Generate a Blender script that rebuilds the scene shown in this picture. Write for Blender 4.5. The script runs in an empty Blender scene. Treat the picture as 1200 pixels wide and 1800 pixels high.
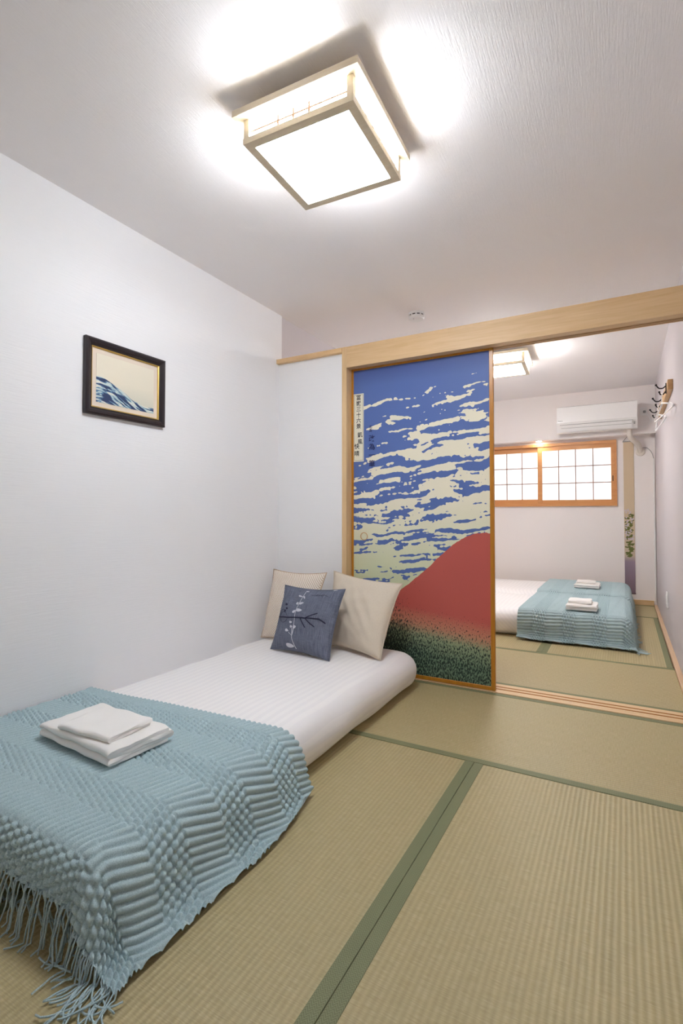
import bpy, bmesh, math, random
import numpy as np
from mathutils import Vector, Matrix, noise

random.seed(4); np.random.seed(4)
S = bpy.context.scene
COL = S.collection

# ---------------------------------------------------------------- camera, world, exposure
cam_d = bpy.data.cameras.new('camera'); cam = bpy.data.objects.new('camera', cam_d); COL.objects.link(cam)
cam_d.sensor_fit = 'VERTICAL'; cam_d.sensor_height = 36.0
cam_d.lens = 891.3 / 1800 * 36.0
cam_d.shift_y = -15.5 / 1800
cam_d.clip_start = 0.02
cam.location = (0, 0, 0.92)
cam.rotation_euler = (math.radians(90 + 1.37), 0, math.radians(29.17))
S.camera = cam
W = bpy.data.worlds.new('sky'); S.world = W; W.use_nodes = True
W.node_tree.nodes['Background'].inputs[0].default_value = (0.75, 0.85, 1.0, 1)
W.node_tree.nodes['Background'].inputs[1].default_value = 1.0
S.view_settings.view_transform = 'Standard'; S.view_settings.look = 'None'
S.view_settings.exposure = 1.27; S.view_settings.gamma = 1.0; S.view_settings.use_curve_mapping = False
S.cycles.use_denoising = True
S.cycles.max_bounces = 16; S.cycles.diffuse_bounces = 12
LAMP_SIDE, LAMP_BOTTOM = 24.0, 17.0
LAMP_COLOR = (0.94, 1.0, 1.09)
WINDOW_GLOW = 0.40

# ---------------------------------------------------------------- materials
def rgb(r, g, b):
    f = lambda c: (c / 255 / 12.92) if c / 255 <= 0.04045 else ((c / 255 + 0.055) / 1.055) ** 2.4
    return (f(r), f(g), f(b), 1.0)

class NT:
    def __init__(s, name):
        s.m = bpy.data.materials.new(name); s.m.use_nodes = True
        s.t = s.m.node_tree; s.b = s.t.nodes['Principled BSDF']
    def n(s, typ, props=None, **ins):
        k = s.t.nodes.new('ShaderNode' + typ)
        for a, v in (props or {}).items(): setattr(k, a, v)
        for a, v in ins.items():
            a = int(a[1:]) if a[0] == 'i' and a[1:].isdigit() else a.replace('_', ' ')
            s.set(k.inputs[a], v)
        return k
    def set(s, sock, v):
        if isinstance(v, bpy.types.NodeSocket): s.t.links.new(v, sock)
        elif isinstance(v, bpy.types.Node): s.t.links.new(v.outputs[0], sock)
        else: sock.default_value = v
    def math(s, op, a, b=None, c=None, clamp=False):
        k = s.t.nodes.new('ShaderNodeMath'); k.operation = op; k.use_clamp = clamp
        for i, v in enumerate((a, b, c)):
            if v is not None: s.set(k.inputs[i], v)
        return k.outputs[0]
    def mix(s, f, a, b, mode='MIX'):
        k = s.t.nodes.new('ShaderNodeMix'); k.data_type = 'RGBA'; k.blend_type = mode
        s.set(k.inputs[0], f); s.set(k.inputs[6], a); s.set(k.inputs[7], b)
        return k.outputs[2]
    def coord(s, which='Object', scale=(1, 1, 1), rot=(0, 0, 0), loc=(0, 0, 0)):
        tc = s.t.nodes.new('ShaderNodeTexCoord')
        mp = s.t.nodes.new('ShaderNodeMapping')
        s.t.links.new(tc.outputs[which], mp.inputs[0])
        mp.inputs['Scale'].default_value = scale; mp.inputs['Rotation'].default_value = rot; mp.inputs['Location'].default_value = loc
        return mp.outputs[0]
    def sep(s, v):
        k = s.t.nodes.new('ShaderNodeSeparateXYZ'); s.t.links.new(v, k.inputs[0]); return k.outputs
    def noise(s, vec, scale, detail=3, rough=0.5, dist=0.0):
        k = s.n('TexNoise', None, Vector=vec, Scale=scale, Detail=detail, Roughness=rough, Distortion=dist); return k.outputs[0]
    def ramp(s, f, stops, interp='LINEAR'):
        k = s.t.nodes.new('ShaderNodeValToRGB'); s.set(k.inputs[0], f); k.color_ramp.interpolation = interp
        e = k.color_ramp.elements
        while len(e) < len(stops): e.new(0.5)
        for i, (p, c) in enumerate(stops): e[i].position = p; e[i].color = c
        return k.outputs[0]
    def bump(s, h, strength=0.3, dist=0.01):
        k = s.n('Bump', None, Height=h, Strength=strength, Distance=dist); s.set(s.b.inputs['Normal'], k.outputs[0])
    def color(s, c): s.set(s.b.inputs['Base Color'], c)
    def rough(s, r): s.set(s.b.inputs['Roughness'], r)

def plain(name, c, rough=0.6, var=0.04, scale=40, bump=0.0, spec=0.4, metal=0.0):
    t = NT(name); n = t.noise(t.coord(), scale)
    dark = tuple(x * (1 - 2 * var) for x in c[:3]) + (1,)
    t.color(t.mix(n, dark, c)); t.rough(rough)
    t.b.inputs['Specular IOR Level'].default_value = spec; t.b.inputs['Metallic'].default_value = metal
    if bump: t.bump(n, bump, 0.004)
    return t.m

def wallpaper(name, c, stretch, strength=0.25):
    t = NT(name)
    n = t.noise(t.coord('Object', stretch), 1.0, 4, 0.6)
    n2 = t.noise(t.coord('Object', tuple(x * 3 for x in stretch)), 1.0, 2, 0.5)
    h = t.math('ADD', n, t.math('MULTIPLY', n2, 0.4))
    t.color(t.mix(n, tuple(x * 0.975 for x in c[:3]) + (1,), c)); t.rough(0.75)
    t.b.inputs['Specular IOR Level'].default_value = 0.25
    t.bump(h, strength, 0.004); return t.m

def wood(name, c1, c2, axis='X', rough=0.45, scale=1.0, contrast=1.0):
    t = NT(name)
    st = {'X': (2.2, 38, 38), 'Y': (38, 2.2, 38), 'Z': (38, 38, 2.2)}[axis]
    n = t.noise(t.coord('Object', tuple(x * scale for x in st)), 1.0, 5, 0.62, 1.1)
    n2 = t.noise(t.coord('Object', tuple(x * scale * 4 for x in st)), 1.0, 2, 0.5)
    f = t.math('ADD', t.math('MULTIPLY', n, 0.75), t.math('MULTIPLY', n2, 0.25))
    t.color(t.ramp(f, [(0.5 - 0.2 / contrast, c2), (0.5 + 0.2 / contrast, c1)]))
    t.rough(rough); t.bump(n2, 0.06, 0.003); return t.m

def emit(name, c, strength):
    t = NT(name); t.color((0.8, 0.8, 0.8, 1)); t.b.inputs['Emission Color'].default_value = c
    t.b.inputs['Emission Strength'].default_value = strength; t.rough(0.5); return t.m

m_ceiling = wallpaper('ceiling_paper', rgb(244, 241, 241), (260, 14, 1), 0.32)
m_wall = wallpaper('wall_paper', rgb(240, 240, 241), (1, 9, 170), 0.20)
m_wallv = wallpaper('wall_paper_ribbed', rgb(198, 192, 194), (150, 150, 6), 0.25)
m_wallfar = wallpaper('wall_paper_far', rgb(238, 233, 230), (60, 60, 60), 0.10)
m_pine = wood('pine_beam', rgb(224, 192, 148), rgb(205, 168, 120), 'X')
m_pinez = wood('pine_post', rgb(226, 196, 152), rgb(208, 172, 124), 'Z')
m_piney = wood('pine_strip', rgb(222, 192, 158), rgb(204, 170, 132), 'Y')
m_groove = plain('groove_dark', rgb(112, 70, 34), 0.5)
m_sill = wood('sill_wood', rgb(232, 204, 162), rgb(214, 180, 132), 'X')
m_track = plain('track_strip', rgb(176, 112, 40), 0.4)
m_lacquer = wood('amber_lacquer', rgb(196, 134, 40), rgb(172, 108, 24), 'Z', 0.3)
m_windowwood = wood('window_wood', rgb(214, 156, 98), rgb(196, 134, 78), 'X', 0.4)
m_lampwood = wood('lamp_wood', rgb(238, 226, 202), rgb(226, 210, 180), 'X', 0.5)
m_lampside = emit('lamp_paper_side', LAMP_COLOR + (1,), LAMP_SIDE)
m_lampbot = emit('lamp_diffuser', LAMP_COLOR + (1,), LAMP_BOTTOM)
m_lampside2 = emit('lamp_paper_side_warm', (1.0, 0.985, 1.0, 1), LAMP_SIDE * 1.38)
m_lampbot2 = emit('lamp_diffuser_warm', (1.0, 0.985, 1.0, 1), LAMP_BOTTOM * 1.42)
m_pane = emit('frosted_pane', (0.93, 0.96, 1.0, 1), WINDOW_GLOW)
m_downlight = emit('downlight_lens', (1.0, 0.86, 0.62, 1), 60.0)
m_whiteplastic = plain('white_plastic', rgb(236, 236, 234), 0.3, 0.01)
m_acbody = plain('ac_white', rgb(240, 240, 238), 0.18, 0.01, spec=0.5)
m_greyplastic = plain('grey_plastic', rgb(150, 150, 148), 0.5, 0.02)
m_dark = plain('dark_print', rgb(40, 38, 40), 0.6, 0.02)
m_iron = plain('black_iron', rgb(34, 30, 30), 0.45, 0.05, metal=0.3)
m_pipe = plain('cream_pipe', rgb(226, 218, 206), 0.5, 0.03)
m_gold = plain('gold_fillet', rgb(206, 172, 92), 0.35, 0.04, metal=0.5)
m_frame = plain('black_frame', rgb(44, 36, 38), 0.3, 0.06, scale=60)
m_towel = plain('towel_cotton', rgb(244, 242, 238), 0.95, 0.02, 900, 0.35, 0.1)
m_rack = wood('rack_wood', rgb(206, 168, 118), rgb(178, 138, 88), 'Y', 0.5)
m_muntin = plain('muntin_brown', rgb(150, 112, 92), 0.5, 0.05)
m_lampmuntin = plain('lamp_muntin', rgb(120, 88, 66), 0.5, 0.05)

def tatami_mat_material():
    t = NT('tatami_rush')
    co = t.coord('Object'); x, y, z = t.sep(co)
    wob = t.noise(t.coord('Object', (3, 9, 1)), 1.0, 2)
    ph = t.math('ADD', t.math('MULTIPLY', x, 2 * math.pi / 0.0145), t.math('MULTIPLY', wob, 1.6))
    ridge = t.math('ADD', t.math('MULTIPLY', t.math('SINE', ph), 0.5), 0.5)
    strand = t.noise(t.coord('Object', (26, 420, 1)), 1.0, 2, 0.6)
    blotch = t.noise(t.coord('Object', (2.4, 3.2, 1)), 1.0, 3)
    c = t.ramp(strand, [(0.25, rgb(165, 149, 106)), (0.5, rgb(181, 166, 122)), (0.78, rgb(197, 184, 144))])
    c = t.mix(t.math('MULTIPLY', t.math('SUBTRACT', 1.0, ridge), 0.36), c, rgb(146, 129, 92))
    c = t.mix(t.math('MULTIPLY', blotch, 0.35), c, rgb(170, 163, 122))
    t.color(c); t.rough(0.5); t.b.inputs['Specular IOR Level'].default_value = 0.5
    h = t.math('ADD', t.math('MULTIPLY', ridge, 1.0), t.math('MULTIPLY', strand, 0.35))
    t.bump(h, 0.42, 0.0022); return t.m
m_tatami = tatami_mat_material()

def border_material():
    t = NT('tatami_border_cloth')
    x, y, z = t.sep(t.coord('Object'))
    zig = t.math('PINGPONG', t.math('MULTIPLY', x, 1.0), 0.006)
    w = t.math('SINE', t.math('MULTIPLY', t.math('ADD', y, t.math('MULTIPLY', zig, 1.4)), 2 * math.pi / 0.0065))
    n = t.noise(t.coord('Object', (900, 900, 1)), 1.0, 1)
    f = t.math('ADD', t.math('MULTIPLY', w, 0.22), n)
    t.color(t.ramp(f, [(0.3, rgb(108, 113, 80)), (0.75, rgb(136, 139, 103))]))
    t.rough(0.6); t.b.inputs['Specular IOR Level'].default_value = 0.4
    t.bump(f, 0.25, 0.001); return t.m
m_border = border_material()

def fusuma_material(w, h):
    t = NT('fusuma_print')
    x, y, z = t.sep(t.coord('Object'))
    # a plain landscape of its own: blue field, cream drifts, one rounded russet hill, a dotted green foot
    warp = t.noise(t.coord('Object', (3.2, 1, 3.0)), 1.0, 2)
    zz = t.math('ADD', z, t.math('MULTIPLY', t.math('SUBTRACT', warp, 0.5), 0.10))
    zz = t.math('SUBTRACT', zz, t.math('MULTIPLY', x, 0.12))
    v = t.n('CombineXYZ', None, X=t.math('MULTIPLY', x, 5.6), Y=0.37, Z=t.math('MULTIPLY', zz, 33.0)).outputs[0]
    n = t.noise(v, 1.0, 1.5, 0.45)
    lump = t.n('TexVoronoi', None, Vector=t.coord('Object', (1, 1, 1)), Scale=42.0).outputs[0]
    n = t.math('SUBTRACT', n, t.math('MULTIPLY', lump, 0.16))
    thr = t.ramp(t.math('DIVIDE', z, h), [(0.18, (0.25,) * 3 + (1,)), (0.45, (0.36,) * 3 + (1,)), (0.72, (0.425,) * 3 + (1,)), (0.9, (0.53,) * 3 + (1,)), (0.965, (0.75,) * 3 + (1,))])
    lf = t.ramp(t.math('DIVIDE', x, w), [(0.0, (0.07,) * 3 + (1,)), (0.5, (0, 0, 0, 1))])
    lf = t.math('MULTIPLY', lf, t.math('GREATER_THAN', z, 0.5 * h))
    cloud = t.math('GREATER_THAN', n, t.math('ADD', thr, lf))
    blue = t.mix(t.noise(t.coord('Object', (420, 420, 420)), 1.0, 1), rgb(72, 98, 160), rgb(98, 122, 182))
    blue = t.mix(t.ramp(t.math('DIVIDE', z, h), [(0.94, (0, 0, 0, 1)), (1.0, (0.7, 0.7, 0.7, 1))]), blue, rgb(66, 80, 138))
    cream = t.mix(t.ramp(t.math('DIVIDE', z, h), [(0.3, (1, 1, 1, 1)), (0.55, (0, 0, 0, 1))]), rgb(234, 228, 204), rgb(206, 214, 178))
    c = t.mix(cloud, blue, cream)
    # hill outline : rounded shoulder
    xr = t.math('DIVIDE', x, w)
    hill = t.math('ADD', 0.26, t.math('MULTIPLY', t.math('SINE', t.math('MULTIPLY', t.math('POWER', t.math('MAXIMUM', xr, 0.0), 1.4), math.pi / 2)), 0.52))
    hill = t.math('ADD', hill, t.math('MULTIPLY', t.math('SINE', t.math('MULTIPLY', xr, 9.0)), 0.016))
    hill = t.math('ADD', hill, t.math('MULTIPLY', t.noise(t.coord('Object', (22, 1, 0.01)), 1.0, 2), 0.02))
    inh = t.math('LESS_THAN', z, hill)
    depth = t.math('SUBTRACT', hill, z)
    grn = t.math('ADD', t.math('MULTIPLY', z, -2.6), t.math('MULTIPLY', xr, -0.25))
    g = t.math('ADD', grn, 1.42)
    g = t.math('ADD', g, t.math('MULTIPLY', t.math('SUBTRACT', t.noise(t.coord('Object', (160, 160, 160)), 1.0, 2), 0.5), 0.35))
    hc = t.ramp(g, [(0.34, rgb(190, 92, 84)), (0.55, rgb(196, 134, 108)), (0.72, rgb(146, 162, 128)), (0.98, rgb(112, 138, 114))])
    # tree dashes
    st = t.noise(t.coord('Object', (170, 1, 64), (0, 0.3, 0)), 1.0, 1.5, 0.5)
    dens = t.ramp(t.math('ADD', grn, 1.42), [(0.2, (0.75,) * 3 + (1,)), (0.5, (0.62,) * 3 + (1,)), (0.95, (0.49,) * 3 + (1,))])
    dens = t.math('SUBTRACT', dens, t.ramp(xr, [(0.15, (0.14,) * 3 + (1,)), (0.55, (0, 0, 0, 1))]))
    dash = t.math('GREATER_THAN', st, dens)
    hc = t.mix(t.math('MULTIPLY', dash, 0.92), hc, rgb(30, 44, 42))
    c = t.mix(inh, c, hc)
    t.color(c); t.rough(0.5); t.b.inputs['Specular IOR Level'].default_value = 0.35
    return t.m

def seascape_material():
    t = NT('seascape_print')
    x, y, z = t.sep(t.coord('Object'))          # y along the wall, z up, origin at print centre
    w = t.noise(t.coord('Object', (1, 6, 6)), 1.0, 3)
    swell = t.math('ADD', t.math('MULTIPLY', t.math('SINE', t.math('MULTIPLY', y, 14.0)), -0.028), -0.045)
    swell = t.math('SUBTRACT', swell, t.math('MULTIPLY', y, 0.16))
    sea = t.math('LESS_THAN', t.math('ADD', z, t.math('MULTIPLY', w, 0.05)), t.math('ADD', swell, 0.03))
    v = t.n('CombineXYZ', None, X=0.0, Y=t.math('MULTIPLY', y, 16), Z=t.math('MULTIPLY', t.math('SUBTRACT', z, t.math('MULTIPLY', swell, 1.0)), 85)).outputs[0]
    b = t.noise(v, 1.0, 2, 0.5, 0.6)
    seac = t.ramp(b, [(0.40, rgb(44, 62, 100)), (0.46, rgb(96, 134, 166)), (0.52, rgb(186, 208, 208)), (0.60, rgb(228, 226, 212))], 'CONSTANT')
    sky = t.ramp(t.math('ADD', t.math('MULTIPLY', z, 4.0), 0.5), [(0.1, rgb(206, 206, 190)), (0.5, rgb(230, 222, 202)), (0.9, rgb(232, 224, 204))])
    t.color(t.mix(sea, sky, seac)); t.rough(0.35); return t.m

def sheet_material():
    t = NT('white_striped_sateen')
    x, y, z = t.sep(t.coord('Object'))
    s = t.math('GREATER_THAN', t.math('SINE', t.math('MULTIPLY', t.math('ADD', x, z), 2 * math.pi / 0.034)), 0.0)
    n = t.noise(t.coord('Object', (7, 5, 9)), 1.0, 3)
    t.color(t.mix(s, rgb(244, 242, 240), rgb(240, 238, 237))); t.rough(t.math('ADD', 0.5, t.math('MULTIPLY', s, 0.15)))
    t.b.inputs['Specular IOR Level'].default_value = 0.3
    t.bump(t.math('ADD', t.math('MULTIPLY', s, 0.018), n), 0.3, 0.012); return t.m
m_sheet = sheet_material()

def knit_material():
    t = NT('blue_knit_yarn')
    n = t.noise(t.coord('Object', (420, 420, 420)), 1.0, 2, 0.6)
    n2 = t.noise(t.coord('Object', (5, 5, 5)), 1.0, 2)
    c = t.ramp(n, [(0.3, rgb(156, 180, 185)), (0.7, rgb(192, 212, 215))])
    t.color(t.mix(t.math('MULTIPLY', n2, 0.25), c, rgb(168, 192, 198))); t.rough(0.95)
    t.b.inputs['Specular IOR Level'].default_value = 0.1
    t.b.inputs['Sheen Weight'].default_value = 0.2
    t.bump(n, 0.6, 0.0016); return t.m
m_knit = knit_material()

def linen(name, c1, c2, sx, sy):
    t = NT(name)
    u = t.coord('UV', (sx, sy, 1))
    n = t.noise(u, 1.0, 3, 0.7); n2 = t.noise(t.coord('UV', (sy * 1.5, sx * 1.5, 1)), 1.0, 2, 0.6)
    f = t.math('ADD', t.math('MULTIPLY', n, 0.65), t.math('MULTIPLY', n2, 0.35))
    t.color(t.ramp(f, [(0.3, c2), (0.7, c1)])); t.rough(0.9); t.b.inputs['Specular IOR Level'].default_value = 0.15
    t.bump(f, 0.3, 0.0015); return t.m
m_denim = linen('slate_blue_linen', rgb(136, 141, 156), rgb(58, 64, 84), 150, 5)
m_beige = linen('beige_cotton', rgb(220, 208, 190), rgb(210, 197, 178), 60, 60)
def pattern_material():
    t = NT('cream_geometric_weave')
    u, v, _ = t.sep(t.coord('UV'))
    k = 2 * math.pi * 15
    a = t.math('SINE', t.math('MULTIPLY', t.math('ADD', u, v), k)); b = t.math('SINE', t.math('MULTIPLY', t.math('SUBTRACT', u, v), k))
    f = t.math('ABSOLUTE', t.math('MULTIPLY', a, b))
    t.color(t.ramp(f, [(0.18, rgb(186, 158, 130)), (0.36, rgb(240, 234, 224))])); t.rough(0.9)
    t.b.inputs['Specular IOR Level'].default_value = 0.15
    return t.m
m_pattern = pattern_material()
m_whitethread = plain('pale_thread', rgb(206, 208, 216), 0.9, 0.08, 600)
m_darkthread = plain('navy_thread', rgb(42, 42, 64), 0.9, 0.08, 600)

# ---------------------------------------------------------------- geometry helpers
class G:
    """collects verts / faces in world coordinates"""
    def __init__(s): s.v = []; s.f = []
    def add(s, v, f):
        o = len(s.v); s.v += [tuple(p) for p in v]; s.f += [tuple(i + o for i in q) for q in f]; return s
    def box(s, x0, x1, y0, y1, z0, z1):
        v = [(x, y, z) for x in (x0, x1) for y in (y0, y1) for z in (z0, z1)]
        return s.add(v, [(0, 1, 3, 2), (4, 6, 7, 5), (0, 4, 5, 1), (2, 3, 7, 6), (0, 2, 6, 4), (1, 5, 7, 3)])
    def rbox(s, x0, x1, y0, y1, z0, z1, r=0.003, seg=2):
        bm = bmesh.new(); bmesh.ops.create_cube(bm, size=1)
        for q in bm.verts: q.co = Vector(((x0 + x1) / 2 + q.co.x * (x1 - x0), (y0 + y1) / 2 + q.co.y * (y1 - y0), (z0 + z1) / 2 + q.co.z * (z1 - z0)))
        bmesh.ops.bevel(bm, geom=bm.edges[:], offset=r, segments=seg, profile=0.5, affect='EDGES')
        return s.bm(bm)
    def bm(s, bm):
        bm.verts.ensure_lookup_table(); bm.verts.index_update()
        s.add([tuple(q.co) for q in bm.verts], [[q.index for q in f.verts] for f in bm.faces]); bm.free(); return s
    def tube(s, pts, r, n=8, closed=False, cap=True):
        P = [Vector(p) for p in pts]; m = len(P); R = r if isinstance(r, (list, tuple)) else [r] * m
        v = []; f = []; up = None
        for i in range(m):
            a = P[(i - 1) % m] if (closed or i > 0) else P[i]; b = P[(i + 1) % m] if (closed or i < m - 1) else P[i]
            d = (b - a)
            d = d.normalized() if d.length > 1e-9 else Vector((0, 0, 1))
            if up is None: up = Vector((0, 0, 1)) if abs(d.z) < 0.9 else Vector((1, 0, 0))
            x = d.cross(up)
            if x.length < 1e-6: x = d.orthogonal()
            x.normalize(); yv = x.cross(d).normalized(); up = yv
            for k in range(n):
                t = 2 * math.pi * k / n; v.append(P[i] + (x * math.cos(t) + yv * math.sin(t)) * R[i])
        for i in range(m if closed else m - 1):
            j = (i + 1) % m
            for k in range(n): f.append((i * n + k, i * n + (k + 1) % n, j * n + (k + 1) % n, j * n + k))
        if cap and not closed: f += [tuple(range(n))[::-1], tuple(range((m - 1) * n, m * n))]
        return s.add(v, f)
    def lathe(s, prof, c, axis='Z', n=24):
        """prof = (radius, height) pairs about axis through c"""
        v = []; f = []
        for (r, h) in prof:
            for k in range(n):
                t = 2 * math.pi * k / n; a, b = r * math.cos(t), r * math.sin(t)
                p = {'Z': (a, b, h), 'Y': (a, h, b), 'X': (h, a, b)}[axis]
                v.append((c[0] + p[0], c[1] + p[1], c[2] + p[2]))
        for i in range(len(prof) - 1):
            for k in range(n): f.append((i * n + k, i * n + (k + 1) % n, (i + 1) * n + (k + 1) % n, (i + 1) * n + k))
        f.append(tuple(range(n))[::-1]); f.append(tuple(range((len(prof) - 1) * n, len(prof) * n)))
        return s.add(v, f)
    def ring(s, hx, hy, ix, iy, z0, z1, c=(0, 0)):
        v = []
        for z in (z0, z1):
            for (a, b) in ((hx, hy), (ix, iy)):
                for sx, sy in ((-1, -1), (1, -1), (1, 1), (-1, 1)): v.append((c[0] + sx * a, c[1] + sy * b, z))
        f = []
        for k in range(4):
            j = (k + 1) % 4
            f += [(k, j, 4 + j, 4 + k), (8 + k, 12 + k, 12 + j, 8 + j), (k, 8 + k, 8 + j, j), (4 + k, 4 + j, 12 + j, 12 + k)]
        return s.add(v, f)
    def sphere(s, c, r, n=10, sc=(1, 1, 1)):
        bm = bmesh.new(); bmesh.ops.create_uvsphere(bm, u_segments=n, v_segments=max(4, n // 2), radius=r)
        for q in bm.verts: q.co = Vector((c[0] + q.co.x * sc[0], c[1] + q.co.y * sc[1], c[2] + q.co.z * sc[2]))
        return s.bm(bm)
    def prism(s, poly, plane, d0, d1):
        """poly in 2D extruded along the missing axis from d0 to d1; plane 'XZ','YZ','XY'"""
        n = len(poly)
        def p(a, b, d): return {'XZ': (a, d, b), 'YZ': (d, a, b), 'XY': (a, b, d)}[plane]
        v = [p(a, b, d0) for a, b in poly] + [p(a, b, d1) for a, b in poly]
        f = [tuple(range(n))[::-1], tuple(range(n, 2 * n))] + [(i, (i + 1) % n, n + (i + 1) % n, n + i) for i in range(n)]
        return s.add(v, f)

MAT = {}     # object -> world matrix as built
def put(name, g, mat, parent=None, loc=None, smooth=False, rot=0.0, local=False, angle=35):
    me = bpy.data.meshes.new(name)
    if parent is not None: mw = MAT[parent.name]
    else: mw = Matrix.Translation(loc or (0, 0, 0)) @ Matrix.Rotation(rot, 4, 'Z')
    inv = mw.inverted()
    V = np.array(g.v, dtype=np.float64).reshape(-1, 3)
    if not local:
        A = np.array(inv); V = V @ A[:3, :3].T + A[:3, 3]
    me.from_pydata(V.tolist(), [], [list(q) for q in g.f])
    bm = bmesh.new(); bm.from_mesh(me); bmesh.ops.recalc_face_normals(bm, faces=bm.faces[:]); bm.to_mesh(me); bm.free()
    if smooth:
        me.polygons.foreach_set('use_smooth', [True] * len(me.polygons))
        try: me.set_sharp_from_angle(angle=math.radians(angle))
        except Exception: pass
    me.materials.append(mat)
    o = bpy.data.objects.new(name, me); COL.objects.link(o)
    if parent is not None: o.parent = parent; MAT[o.name] = mw
    else: o.matrix_world = mw; MAT[o.name] = mw
    return o
def thing(name, label, cat, loc, rot=0.0, group=None):
    o = bpy.data.objects.new(name, None); o.empty_display_size = 0.05; COL.objects.link(o)
    o.location = loc; o.rotation_euler = (0, 0, rot)
    MAT[o.name] = Matrix.Translation(loc) @ Matrix.Rotation(rot, 4, 'Z')
    return tag(o, label, cat, group)
def tag(o, label, cat, group=None, kind=None):
    o['label'] = label; o['category'] = cat
    if group: o['group'] = group
    if kind: o['kind'] = kind
    return o
def struct(name, label, cat, g, mat, loc=(0, 0, 0), smooth=False):
    return tag(put(name, g, mat, None, loc, smooth), label, cat, kind='structure')
def copy_tree(o, parent=None):
    c = o.copy(); COL.objects.link(c)
    if parent is not None: c.parent = parent
    for ch in list(o.children): copy_tree(ch, c)
    return c
def text_geo(body, size, fn, line=1.0, extrude=0.0004, bold=0.012):
    """text as mesh; fn maps text (x, y, depth) into world"""
    cu = bpy.data.curves.new('text', 'FONT'); cu.body = body; cu.size = size; cu.space_line = line
    cu.align_x = 'CENTER'; cu.align_y = 'TOP'; cu.extrude = extrude; cu.offset = size * bold; cu.resolution_u = 2
    o = bpy.data.objects.new('text', cu); COL.objects.link(o)
    dg = bpy.context.evaluated_depsgraph_get(); me = bpy.data.meshes.new_from_object(o.evaluated_get(dg))
    g = G().add([fn(*q.co) for q in me.vertices], [list(p.vertices) for p in me.polygons])
    bpy.data.objects.remove(o); bpy.data.curves.remove(cu); bpy.data.meshes.remove(me)
    return g

# ---------------------------------------------------------------- the room
XL, XR, YB, YF, CZ = -1.955, 0.278, -1.1, 6.065, 2.231
floor = struct('floor', 'tatami floor running through both rooms', 'floor', G().box(XL - .1, XR + .1, YB - .1, YF + .1, -0.12, -0.055), plain('subfloor', rgb(120, 100, 70)))
struct('ceiling', 'white ribbed wallpaper ceiling over both rooms', 'ceiling', G().box(XL - .1, XR + .1, YB - .1, YF + .1, CZ, CZ + .1), m_ceiling)
struct('wall_left', 'white papered wall beside the near bed', 'wall', G().box(XL - .1, XL, YB, 2.697, -.055, CZ), m_wall)
struct('wall_left_rear', 'left wall of the far room above the partition with shade painted into its paper', 'wall', G().box(XL - .12, XL - .012, 2.697, YF, -.055, CZ), wallpaper('wall_paper_shade_grey', rgb(206, 200, 202), (150, 150, 5), 0.35))  # shade over this stretch of wall is put into a greyer paper colour
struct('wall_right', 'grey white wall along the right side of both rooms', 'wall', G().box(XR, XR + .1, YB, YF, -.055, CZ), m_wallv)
struct('wall_back', 'white wall behind the viewer', 'wall', G().box(XL - .1, XR + .1, YB - .1, YB, -.055, CZ), m_wall)
# far wall with the window opening
WX0, WX1, WZ0, WZ1 = -1.60, -0.067, 1.02, 1.716
g = G().box(XL - .1, WX0, YF, YF + .1, -.055, CZ).box(WX1, XR + .1, YF, YF + .1, -.055, CZ).box(WX0, WX1, YF, YF + .1, -.055, WZ0).box(WX0, WX1, YF, YF + .1, WZ1, CZ)
struct('wall_far', 'pale end wall of the far room holding the small window', 'wall', g, m_wallfar)
struct('wall_soffit', 'boxed beam across the end wall carrying the air conditioner', 'soffit', G().box(XL - .012, XR, 5.93, YF, 1.745, CZ), m_wallfar)
struct('wall_partition', 'narrow white partition between the left wall and the sliding door', 'wall', G().box(XL, -1.472, 2.665, 2.75, -.055, 1.90), m_wall)

# tatami: body + cloth borders, long axis = local Y
def tatami(cx, cy, w, l, rot, borders=(1, 1)):
    o = bpy.data.objects.new('tatami_mat', None)
    g = G().rbox(-w / 2 + .0006, w / 2 - .0006, -l / 2 + .0006, l / 2 - .0006, -0.055, 0.0, .002, 1)
    me_o = put('tatami_mat', g, m_tatami, None, (cx, cy, 0), rot=rot, local=True)
    me_o.parent = floor
    for sgn, on in zip((-1, 1), borders):
        if on:
            bo = put('border_cloth', G().rbox(-.0165, .0165, -l / 2 + .001, l / 2 - .001, -0.004, 0.0012, .0008, 1), m_border, None, (0, 0, 0), local=True)
            bo.parent = me_o; bo.location = (sgn * (w / 2 - .0172), 0, 0)
H = math.pi / 2
tatami(-.9, 1.105, .80, 1.61, 0)                 # under the bed's right half
tatami(-.10, 1.105, .80, 1.61, 0)                # by the right wall
tatami(-1.635, 1.105, .655, 1.61, 0)             # strip by the left wall
tatami(-.9, -.40, .80, 1.40, 0); tatami(-.10, -.40, .80, 1.40, 0); tatami(-1.635, -.40, .655, 1.40, 0)
tatami(-.525, 2.305, .79, 1.55, H)               # crosswise before the sill
tatami(-1.635, 2.305, .79, .655, H)
tatami(-.525, 3.245, .80, 1.55, H)               # crosswise behind the sill
tatami(-1.645, 3.245, .80, .68, H)
tatami(-.1275, 4.495, .745, 1.69, 0); tatami(-.8775, 4.495, .755, 1.69, 0); tatami(-1.62, 4.495, .73, 1.69, 0)
tatami(-.86, 5.70, .72, 2.22, H)

def strip(name, label, g, mat, loc=(0, 0, 0)): return struct(name, label, 'trim', g, mat, loc)
o = strip('trim_1', 'pale wooden floor sill with two slim tracks under the sliding door', G().box(-1.472, .25, 2.703, 2.842, -.05, .004), m_sill)
for y in (2.752, 2.79):
    put('sill_track', G().rbox(-1.44, .25, y, y + .008, .0035, .0065, .001, 1), m_track, o)
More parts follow.
